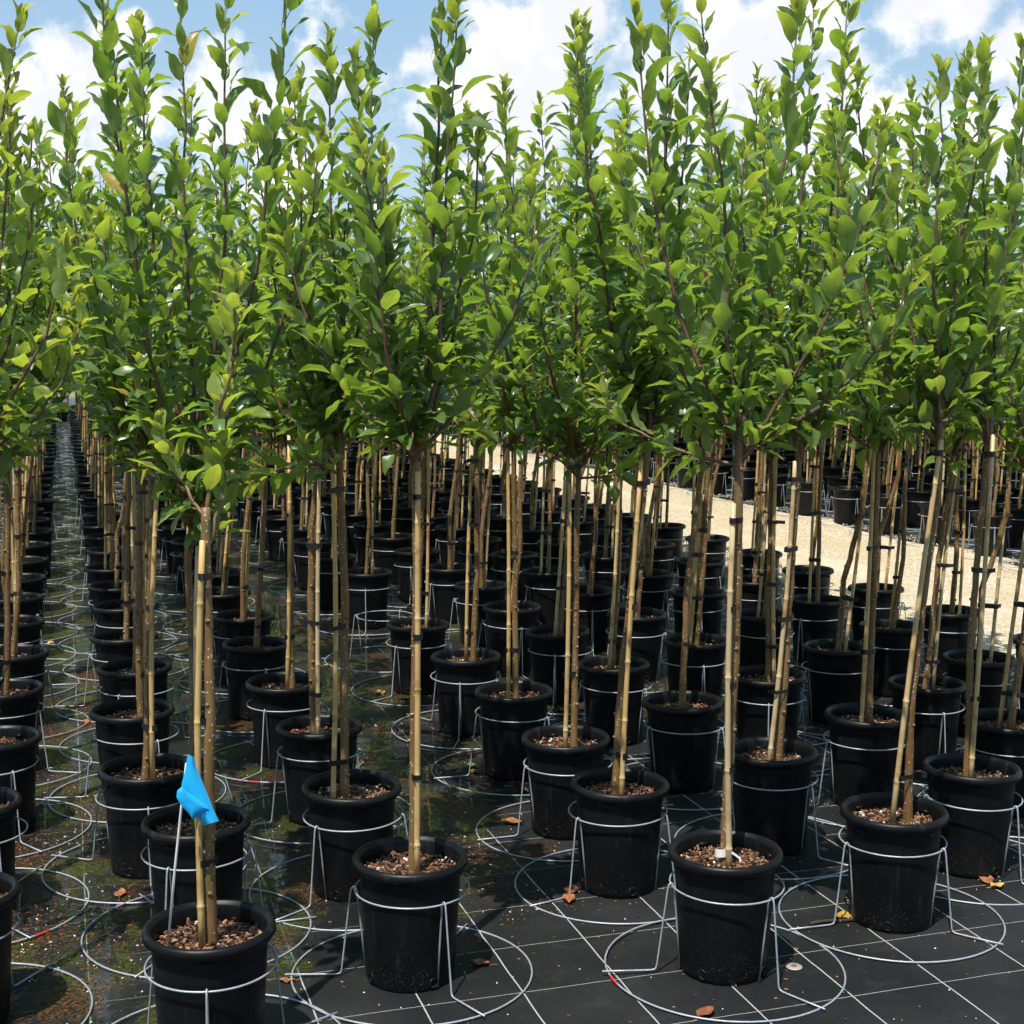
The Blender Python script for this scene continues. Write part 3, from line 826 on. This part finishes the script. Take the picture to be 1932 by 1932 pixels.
# ---- variants shared by the trees further back
VAR = []
for i in range(10):
    rng = np.random.default_rng(200 + i)
    lean = np.array([rng.normal() * .035 + .05, rng.normal() * .03]); ztop = rng.uniform(1.20, 1.46); kn = rng.normal(size=2) * .015
    fn = trunk_fn([(0, 0, SOIL_Z - .05), (lean[0] * .3 + kn[0], lean[1] * .3 + kn[1], .62), (lean[0] * .7 - kn[0], lean[1] * .7 - kn[1], .95), (lean[0], lean[1], ztop + .05)])
    r0 = rng.uniform(.0115, .0150)
    tb, P, rad, zs = build_trunk(fn, ztop + .02, rng, r0)
    br, lv = make_tree(rng, fn, ztop, random_tips(rng, fn(ztop)))
    sb, ties = stake_and_ties(fn, ztop, rng, r0)
    VAR.append(dict(trunk=tb.mesh('trunk', [M_BARK]), branches=[branch_mesh(b, 5).mesh('branch', [M_BARK]) for b in br], crown=crown_mesh(lv, LEAF_MID).mesh('crown', [M_LEAF]),
                    stake=sb.mesh('stake', [M_BAMBOO]), ties=[x.mesh('tie', [M_TAPE], smooth=False) for x in ties], lv=lv, br=br, P=P, rad=rad, p=sb, h=zs))

# ---- every potted tree
HAND = {0: 'young apple tree in the frontmost black pot, blue flag beside its bamboo cane',
        1: 'apple tree in black pot directly behind the pot with the blue flag',
        2: 'tall straight apple tree in black pot, front row, left of picture middle',
        3: 'apple tree with white tag at trunk foot, black pot standing on dry mat',
        4: 'apple tree leaning right, cane crossing its trunk, black pot beside white pebble'}
def pot_parts(root, rng, near):
    pt = obj('pot', POT, root); pt.rotation_euler = (rng.normal() * .011, rng.normal() * .011, rng.uniform(0, 6.28))
    k = int(rng.integers(4)); so = obj('soil', SOILS[k], pt)
    if near:
        c = obj('bark_mulch', CHIPS[k], pt); c['kind'] = 'stuff'
    return pt

n_leaf = 0
far = pots[INDIV:]
for n, p in enumerate(pots[:INDIV]):
    rng = np.random.default_rng(1000 + n); idx = p['idx']
    root = obj('potted_apple_tree', None, loc=(p['x'], p['y'], .001))
    tag(root, HAND.get(idx, 'staked apple tree in black pot, ' + where(p)), 'potted tree', 'potted apple trees')
    p['root'] = root
    pot_parts(root, rng, p['d'] < 7.5)
    if n < NEAR_LEAF or idx in TRUNK or (p['bed'] == 'l' and p['col'] == 0 and p['k'] < 5):
        o = np.array([p['x'], p['y'], .001])
        if idx in TRUNK:
            pts = [at(u, v, p['y'] + rng.normal() * .01) - o for (u, v) in TRUNK[idx]]
            pts[0][2] = SOIL_Z - .03; pts[0][:2] = np.clip(pts[0][:2], -.06, .06)
            pts = [pts[0]] + [q for q in pts[1:] if q[2] > .33]
            ztop = min(pts[-1][2] + .03, 1.42)
        else:
            ztop = 1.38 if p['bed'] == 'l' and p['k'] < 2 else rng.uniform(1.2, 1.36); lx, ly = rng.normal() * .03 + .03, rng.normal() * .03
            pts = [(0, 0, SOIL_Z - .03), (lx * .4 + .01, ly * .4, .6), (lx, ly, ztop)]
        pts.append(tuple(np.asarray(pts[-1]) + np.array([0, 0, .1])))
        fn = trunk_fn(pts); r0 = rng.uniform(.0120, .0155)
        LT = {0: [(35, 45, .4), (112, 680, .5), (150, 620, .6), (62, 380, .5), (20, 210, .6), (120, 480, .6)], 1: [(82, 630, .5), (140, 560, .6), (60, 260, .6), (-20, 120, .5), (125, 600, .6)],
              2: [(92, 480, .6), (132, 420, .6), (112, 560, .5), (40, 300, .6), (15, 190, .6), (150, 640, .5)], 3: [(102, 520, .6), (142, 470, .6), (75, 350, .6), (22, 380, .6), (120, 620, .5)], 4: [(110, 540, .6), (145, 500, .6), (125, 430, .5), (60, 420, .6), (30, 330, .6)]}.get(p['k']) if p['bed'] == 'l' and p['col'] == 0 else None
        if idx in TIPS or LT:
            tips = []
            for (u, v, spread) in LT or TIPS[idx]:
                q = at(u, v, p['y'] + rng.uniform(-.16, .16) * spread) - o
                tips.append(q)
            if idx != 0: tips += random_tips(rng, fn(ztop))[1:4]
        else: tips = random_tips(rng, fn(ztop))
        tb, P, rad, zs = build_trunk(fn, ztop + .02, rng, r0)
        br, lv = make_tree(rng, fn, ztop, tips, idx != 0, lush=1.2 if idx == 0 else 1.05 if n < 8 else 1.0, soft=.5 if (idx == 0 or p['bed'] == 'l' and p['k'] == 0) else 0)
        q0 = q1 = None
        if idx in STAKES:
            q0, q1 = [at(u, v, p['y'] - .022) - o for (u, v) in STAKES[idx]]; q0[2] = SOIL_Z - .02
        sb, ties = stake_and_ties(fn, ztop, rng, r0, q0, q1)
        tr = obj('trunk', tb.mesh('trunk', [M_BARK]), root)
        for b in br: obj('branch', branch_mesh(b).mesh('branch', [M_BARK]), tr)
        sk = obj('stake', sb.mesh('stake', [M_BAMBOO]), root)
        for x in ties: obj('tie', x.mesh('tie', [M_TAPE], smooth=False), sk)
        if n < NEAR_LEAF:
            order = sorted(range(len(lv)), key=lambda i: lv[i][0][1][1])       # the ones on the side that is seen, one by one
            rest = [lv[i] for i in order[296:]]; lv = [lv[i] for i in order[:296]]
            cr = obj('crown', crown_mesh(rest, LEAF_HI).mesh('crown', [M_LEAF]) if rest else None, root)
            if rest: cr['kind'] = 'stuff'
            for ((Rm, pos), yg, var) in lv:
                me = LEAF_MESH[NV + var % NY] if yg == 1 else (LEAF_MESH_SOFT[var] if yg else LEAF_MESH[var])
                lf = bpy.data.objects.new('leaf', me); COL.objects.link(lf); lf.parent = cr
                M = np.eye(4); M[:3, :3] = Rm; M[:3, 3] = pos
                lf.matrix_basis = Matrix(M.tolist()); n_leaf += 1
        else:
            cr = obj('crown', crown_mesh(lv, LEAF_MID).mesh('crown', [M_LEAF]), root); cr['kind'] = 'stuff'
    else:
        v = VAR[int(rng.integers(len(VAR)))]; root.rotation_euler = (0, 0, rng.uniform(-.9, .9)); root.scale = (1, 1, rng.uniform(.95, 1.06))
        for ch in root.children: ch.scale = (1, 1, 1 / root.scale[2])
        tr = obj('trunk', v['trunk'], root)
        for b in v['branches']: obj('branch', b, tr)
        sk = obj('stake', v['stake'], root)
        for x in v['ties']: obj('tie', x, sk)
        cr = obj('crown', v['crown'], root); cr['kind'] = 'stuff'

random.seed(5)
# ---- wire stands, one round every pot
def place_stand(x, y, rot, label, full=True):
    root = obj('wire_stand', None, loc=(x, y, .002)); root.rotation_euler = (random.gauss(0, .007), random.gauss(0, .007), rot)
    for nm, me in STAND: 
        c = obj(nm, me, root)
        if nm == 'base_ring' and full and random.random() < .12:
            for pm in PAINT[:1]: obj('paint_mark', pm, c)
    return tag(root, label, 'wire stand', 'galvanised wire pot stands')
HANDS = {0: 'galvanised wire stand round the frontmost pot with the blue flag', 3: 'galvanised wire stand round the pot with the white trunk tag'}
for n, p in enumerate(pots[:260]):
    rng = np.random.default_rng(7000 + n)
    rot = {3: R(190), 2: R(186), 4: R(200), 0: R(158), 6: R(215), 5: R(232)}.get(p['idx'], rng.uniform(0, 6.28))
    lab = HANDS.get(p['idx'], 'galvanised wire stand round the pot ' + where(p))
    place_stand(p['x'] + rng.normal() * .006, p['y'] + rng.normal() * .006, rot, lab, p['d'] < 9)
ex, ey = st2xy(*EMPTY)
place_stand(ex - .03, ey, 1.1, 'empty galvanised wire stand without a pot, standing on the wet mat')

# ---- the rest of the nursery: far trees nobody could pick apart
fm = MB(); far_rng = np.random.default_rng(77)
def tf(v, a, x, y, sz=1.0):
    c, s = math.cos(a), math.sin(a); return np.asarray(v) * [1, 1, sz] @ np.array([[c, s, 0], [-s, c, 0], [0, 0, 1]]) + [x, y, 0]
PL = np.concatenate(POT_LOW.v), np.concatenate(POT_LOW.q)
FARV = []
for v in VAR:
    cm = crown_mesh(v['lv'], LEAF_LO, 3, 1.5)
    FARV.append((np.concatenate(cm.v), np.concatenate(cm.q), np.concatenate(cm.luv), np.concatenate(cm.lrn), tube(v['P'][::6], v['rad'][::6], 5, False), [tube(b.p[::4], np.linspace(b.r0, b.r1, len(b.p[::4])), 3, False) for b in v['br']], tube(np.array([v['P'][0] + [.03, 0, 0], v['P'][-1] + [.02, 0, 0]]), .0095, 5)))
for p in far:
    a = far_rng.uniform(-1, 1); cv, cq, cl, cr_, tt, bb, stk = FARV[int(far_rng.integers(10))]; sz = far_rng.uniform(.95, 1.06)
    fm.add(tf(PL[0], a, p['x'], p['y']), PL[1], mat=0)
    fm.add(tf(tt[0], a, p['x'], p['y'], sz), tt[1], mat=1)
    fm.add(tf(stk[0], a, p['x'], p['y'], sz), stk[1], stk[2], mat=2)
    for b in bb: fm.add(tf(b[0], a, p['x'], p['y'], sz), b[1], mat=1)
    k = fm.n; fm.add(tf(cv, a, p['x'], p['y'], sz), cq, mat=3, luv=cl); fm.lrn[-1] = cr_
fo = obj('far_potted_trees', fm.mesh('far_potted_trees', [M_POT, M_BARK, M_BAMBOO, M_LEAF])); tag(fo, 'far rows of staked apple trees in black pots, merging into one mass', 'potted trees', kind='stuff')
fs = MB(); LS = stand_parts(3, 20)
for p in pots[260:]:
    a = far_rng.uniform(0, 6.28)
    for nm, b in LS:
        fs.add(tf(np.concatenate(b.v), a, p['x'], p['y']), np.concatenate(b.q))
fo = obj('far_wire_stands', fs.mesh('far_wire_stands', [M_WIRE], attrs=False)); tag(fo, 'far wire stands glinting round the distant pots', 'wire stands', kind='stuff')

# ------------------------------------------------------------------ small things
# blue marker flag in the frontmost pot
D1 = pots[[q['idx'] for q in pots].index(0)]['y']
root = obj('marker_flag', None, loc=tuple(at(316, 1776, D1 - .02)))
o = np.array(root.location)
tag(root, 'blue vinyl marker flag on white wire staff in the frontmost pot', 'marker flag')
b = MB(); b.add(*tube([at(316, 1790, D1 - .02) - o, at(330, 1640, D1 - .045) - o, at(342, 1525, D1 - .065) - o, at(352, 1440, D1 - .08) - o], .0029, 8)); obj('staff', b.mesh('staff', [M_WHITE]), root)
def cloth(left, right, d0, seed, bulge=.012, nr=12, nc=9):
    rng = np.random.default_rng(seed); left = np.array(left, float); right = np.array(right, float)
    f = np.linspace(0, 1, nr); kl = np.linspace(0, 1, len(left)); kr = np.linspace(0, 1, len(right)); V = []
    for a in f:
        l = np.array([np.interp(a, kl, left[:, i]) for i in range(2)]); r = np.array([np.interp(a, kr, right[:, i]) for i in range(2)])
        for c in np.linspace(0, 1, nc):
            q = l + (r - l) * c; d = d0 + bulge * math.sin(c * 4.4 + a * 2.2 + seed) * (.25 + a) - .010 * math.sin(c * math.pi)
            V.append(at(q[0], q[1], d) - o)
    n = nc; Q = [(i * n + j, i * n + j + 1, (i + 1) * n + j + 1, (i + 1) * n + j) for i in range(nr - 1) for j in range(n - 1)]
    V = np.array(V); k = len(V)
    V2 = V + np.array([0, .0006, 0]); Q2 = [(d + k, c + k, b_ + k, a + k) for a, b_, c, d in Q]
    return np.vstack([V, V2]), Q + Q2
b = MB()
b.add(*cloth([(354, 1424), (349, 1455), (341, 1485), (350, 1510), (368, 1535), (386, 1557)], [(366, 1428), (370, 1448), (382, 1475), (394, 1505), (404, 1530), (413, 1549)], D1 - .085, 1, .004))
b.add(*cloth([(343, 1484), (334, 1492), (333, 1505), (338, 1513)], [(352, 1492), (372, 1506), (388, 1518), (395, 1528)], D1 - .097, 2, .002))
b.add(*cloth([(336, 1510), (344, 1522), (354, 1533), (361, 1542)], [(395, 1527), (388, 1534), (374, 1541), (364, 1546)], D1 - .101, 3, .002))
obj('flag', b.mesh('flag', [M_FLAG], attrs=False), root)

# white paper tag on the fourth tree
p4 = pots[[q['idx'] for q in pots].index(3)]; d4 = p4['y']
c = at(1364, 1613, d4 - .02); b = MB()
ang = np.linspace(2.6, 6.4, 12); rr = .0185
V = [(rr * math.cos(a), rr * math.sin(a), z + .006 * (i / 11)) for z in (-.011, .011) for i, a in enumerate(ang)]
b.add(V, [(i, i + 1, 13 + i, 12 + i) for i in range(11)])
tail = [at(1369, 1608, d4 - .035) - c, at(1385, 1615, d4 - .05) - c, at(1400, 1626, d4 - .06) - c]
V = [q + np.array([0, 0, w]) for q in tail for w in (-.003, .004)]
b.add(V, [(0, 2, 3, 1), (2, 4, 5, 3)])
tr4 = [ch for ch in p4['root'].children if ch.name.startswith('trunk')][0]
o4 = obj('plant_tag', b.mesh('plant_tag', [M_WHITE]), loc=(p4['x'] + (c[0] - p4['x']), d4 + .0, c[2]))
tag(o4, 'white paper tag wrapped round the foot of a trunk in pot', 'plant tag')

# washers pinning the mat, pale pebble, dead twig
def pin(s, t, lab):
    x, y = st2xy(s, t); r = obj('mat_pin', None, loc=(x, y, .002)); tag(r, lab, 'mat pin')
    b = MB(); V, Q = lathe([(.006, .0), (.021, .0), (.0225, .0012), (.021, .0024), (.006, .003)], 20); b.add(V, Q); obj('washer', b.mesh('washer', [M_STEEL]), r)
    b = MB(); V, Q = lathe([(.007, .001), (.008, .004), (.006, .006), (0, .0065)], 10); b.add(V, Q); obj('nail_head', b.mesh('nail_head', [M_RUST]), r)
pin(1.805, 3.225, 'round steel washer with rusty nail pinning the mat beside tagged pot')
def blob(name, x, y, r, mat, seed, sq=(1, 1, 1)):
    rng = np.random.default_rng(seed); b = MB(); n, m = 7, 10; V = []
    for i in range(n):
        a = -math.pi / 2 + math.pi * i / (n - 1)
        for j in range(m):
            ph = j * 2 * math.pi / m; k = r * (1 + rng.normal() * .10)
            V.append((k * math.cos(a) * math.cos(ph) * sq[0], k * math.cos(a) * math.sin(ph) * sq[1], r * .72 + k * math.sin(a) * sq[2]))
    Q = [(i * m + j, i * m + (j + 1) % m, (i + 1) * m + (j + 1) % m, (i + 1) * m + j) for i in range(n - 1) for j in range(m)]
    b.add(V, Q); return obj(name, b.mesh(name, [mat], smooth=False), loc=(x, y, .002))
q = on_plane(1715, 1757, 0); tag(blob('pebble', q[0], q[1], .0125, M_STONE, 4, (1.2, .9, .75)), 'pale pebble on the black mat in front of a right-hand pot', 'pebble')
q0 = on_plane(1528, 1743, .008); q1 = on_plane(1628, 1731, .008); b = MB()
P = [q0 + (q1 - q0) * f + np.array([0, .006 * math.sin(f * 6), 0]) - q0 for f in np.linspace(0, 1, 7)]
b.add(*tube(P, [.005, .0055, .005, .0048, .0045, .004, .003], 7)); tag(obj('twig', b.mesh('twig', [M_TWIG]), loc=tuple(q0)), 'dark dead twig lying on the mat beside a right-hand pot', 'twig')

# fallen leaves
def fallen(u, v, mat, seed, size, label, group=None, rot=None):
    rng = np.random.default_rng(seed); L = .054 * size; Wd = L * rng.uniform(.30, .42); nl, nw = 7, 4
    tt = np.linspace(0, 1, nl + 1); w = np.linspace(-1, 1, nw + 1); pr = np.sin(np.pi * tt ** .85) ** .8; V = []
    cu = rng.uniform(.5, 1.6); f = rng.uniform(-.2, .7); ph = rng.uniform(0, 6)
    for i, a in enumerate(tt):
        for x in w:
            V.append((x * pr[i] * Wd * (1 - .25 * abs(x) * f) + rng.normal() * .0012, (a - .5) * L, .004 + L * .22 * cu * (a - .5) ** 2 + abs(x) * pr[i] * Wd * f * .6 + .003 * math.sin(a * 9 + x * 4 + ph) + abs(rng.normal()) * .001))
    n = nw + 1; Q = [(i * n + j, i * n + j + 1, (i + 1) * n + j + 1, (i + 1) * n + j) for i in range(nl) for j in range(nw)]
    b = MB(); b.add(V, Q); V2, Q2, T2 = tube([(0, -L * .5, .004), (.004, -L * .72, .006), (.003, -L * .9, .008)], .0011, 4); b.add(V2, Q2, T2)
    x, y, _ = on_plane(u, v, 0)
    o = obj('fallen_leaf', b.mesh('fallen_leaf', [mat], attrs=False), loc=(x, y, .002), rotz=rng.uniform(0, 6.28) if rot is None else rot)
    return tag(o, label, 'fallen leaf', group or 'fallen leaves on the mat')
for k, (u, v, mt, sz, lab) in enumerate([
    (227, 1689, M_DEAD, 1.0, 'brown fallen leaf touching the wire ring left of the flagged pots'),
    (1077, 1683, M_DEAD, 1.3, 'large rust-brown fallen leaf at the wire leg, middle of the picture'),
    (1073, 1702, M_DEAD, 1.1, 'curled tan fallen leaf where wire leg meets base ring, picture middle'),
    (967, 1555, M_DEAD, 1.5, 'crumpled brown fallen leaf on silt left of the middle pots'),
    (1590, 1732, M_YELL, 1.1, 'yellow and brown fallen leaf lying over the dead twig'),
    (1612, 1736, M_DEAD, .8, 'brown fallen leaf at the right end of the dead twig'),
    (1665, 3, None, 0, ''),
    (1862, 1665, M_DEAD, 1.3, 'reddish fallen leaf under the bent wire leg near right edge'),
    (1882, 1676, M_YELL, .9, 'orange fallen leaf just right of the wire leg, right edge'),
    (1332, 1916, M_DEAD, 1.2, 'orange-brown fallen leaf under the frontmost base ring, bottom edge'),
    (906, 1822, M_DEAD, 1.0, 'curled brown fallen leaf at a wire foot right of front pot'),
    (541, 1855, M_DEAD, .8, 'brown fallen leaf inside the base ring left of front pot'),
    (716, 1309, M_YELL, 1.4, 'pale yellow curled fallen leaf on the wet mat, aisle middle'),
    (758, 1304, M_YELL, .9, 'small orange fallen leaf beside the pale yellow one'),
    (888, 1448, M_GREENF, 1.0, 'green fallen leaf on wet mat near picture middle'),
    (893, 1458, M_YELL, .7, 'orange fallen leaf tucked against the green one'),
    (815, 1305, M_YELL, .9, 'orange fallen leaf right of the aisle cane'),
    (1470, 1620, M_DEAD, .7, 'tan fallen leaf beside the wire ring right of tagged pot'),
    (235, 1200, M_YELL, .9, 'yellow fallen leaf floating in the wet left aisle'),
    (340, 1195, M_DEAD, .9, 'rust fallen leaf at the left aisle edge'),
    (457, 1872, M_YELL, .6, 'small yellow fallen leaf beside the frontmost pot')]):
    if mt is None: continue
    fallen(u, v, mt, 300 + k, sz, lab)
frng = np.random.default_rng(99); used = set()
for k in range(46):
    s = frng.uniform(-.1, 4.3); t = frng.uniform(4.2, 13)
    if frng.random() < .5: s = frng.choice([.0, 1.2]) + frng.normal() * .14
    x, y = st2xy(s, t)
    if min(math.hypot(x - p['x'], y - p['y']) for p in pots) < .17: continue
    u, v = project((x, y, 0))
    if not 10 < u < 1920: continue
    q = min(pots[:INDIV], key=lambda p: math.hypot(x - p['x'], y - p['y'])); lab = 'small dead leaf beside the pot ' + where(q)
    if lab in used: continue
    used.add(lab)
    fallen(u, v, M_DEAD if frng.random() < .65 else M_YELL, 400 + k, frng.uniform(.6, 1.05), lab, 'dead leaves among the rear pots')

# perlite and crumbs washed out of the pots
OCT_V = np.array([(1, 0, 0), (-1, 0, 0), (0, 1, 0), (0, -1, 0), (0, 0, 1), (0, 0, -1)], float); OCT_T = [(0, 2, 4), (2, 1, 4), (1, 3, 4), (3, 0, 4), (2, 0, 5), (1, 2, 5), (3, 1, 5), (0, 3, 5)]
per = MB(); crumb = MB()
for k in range(2000):
    if frng.random() < .62:
        p = pots[int(frng.integers(40))]; a = frng.uniform(0, 6.28); r = .12 + abs(frng.normal()) * .13; x, y = p['x'] + r * math.cos(a), p['y'] + r * math.sin(a)
    else:
        s, t = frng.uniform(-.7, 3.2), 2.7 + abs(frng.normal()) * 2; x, y = st2xy(s, t)
    if any(math.hypot(x - q['x'], y - q['y']) < .112 for q in pots[:60]): continue
    if frng.random() < .30:
        z = frng.uniform(.0012, .0030); per.add(OCT_V * z * frng.uniform(.7, 1.3, 3) + [x, y, .002 + z * .6], t=OCT_T, rnd=.985)
    else:
        d = np.array([frng.uniform(.003, .011), frng.uniform(.002, .004), .002]); aa = frng.uniform(0, 6.28)
        crumb.add((BOXV * d) @ np.array([[math.cos(aa), math.sin(aa), 0], [-math.sin(aa), math.cos(aa), 0], [0, 0, 1]]) + [x, y, .0035], BOXQ, rnd=frng.random() * .9)
peb = MB()
for k in range(2600):
    e = frng.choice([4.66, 6.86]); s = e + (frng.normal() * .06 if frng.random() < .8 else frng.normal() * .16); t = 5.2 + 18 * frng.random() ** 1.6; x, y = st2xy(s, t); z = frng.uniform(.004, .011)
    peb.add(OCT_V * z * frng.uniform(.7, 1.3, 3) @ rotmat(frng).T + [x, y, z * .4], t=OCT_T)
tag(obj('loose_gravel', peb.mesh('loose_gravel', [M_STONE], smooth=False)), 'loose gravel kicked onto the edges of the black mat', 'gravel', kind='stuff')
tag(obj('perlite_grains', per.mesh('perlite_grains', [M_CHIP], smooth=False)), 'white perlite grains scattered over the black mat', 'perlite', kind='stuff')
for c in range(64):          # bark washed together in the low, wet places
    if frng.random() < .7: s0 = frng.choice([-.02, 1.15]) + frng.normal() * .14; t0 = 3.6 + abs(frng.normal()) * 1.9
    else: s0 = frng.uniform(-.6, 1.5); t0 = frng.uniform(3.7, 7.5)
    sp = frng.uniform(.05, .15); hue = frng.uniform(.3, .62)
    for k in range(95):
        x, y = st2xy(s0 + frng.normal() * sp, t0 + frng.normal() * sp * 1.3)
        if any(math.hypot(x - q['x'], y - q['y']) < .115 for q in pots[:60]): continue
        d = np.array([frng.uniform(.003, .010), frng.uniform(.0015, .004), .0018]); aa = frng.uniform(0, 6.28)
        crumb.add((BOXV * d) @ np.array([[math.cos(aa), math.sin(aa), 0], [-math.sin(aa), math.cos(aa), 0], [0, 0, 1]]) + [x, y, .0032], BOXQ, rnd=min(.93, max(.05, hue + frng.normal() * .16)) if frng.random() > .04 else .985)
tag(obj('bark_crumbs', crumb.mesh('bark_crumbs', [M_CHIP], smooth=False)), 'bark crumbs washed onto the black mat', 'bark crumbs', kind='stuff')
print('TREES', len(pots), 'leaf objects', n_leaf)
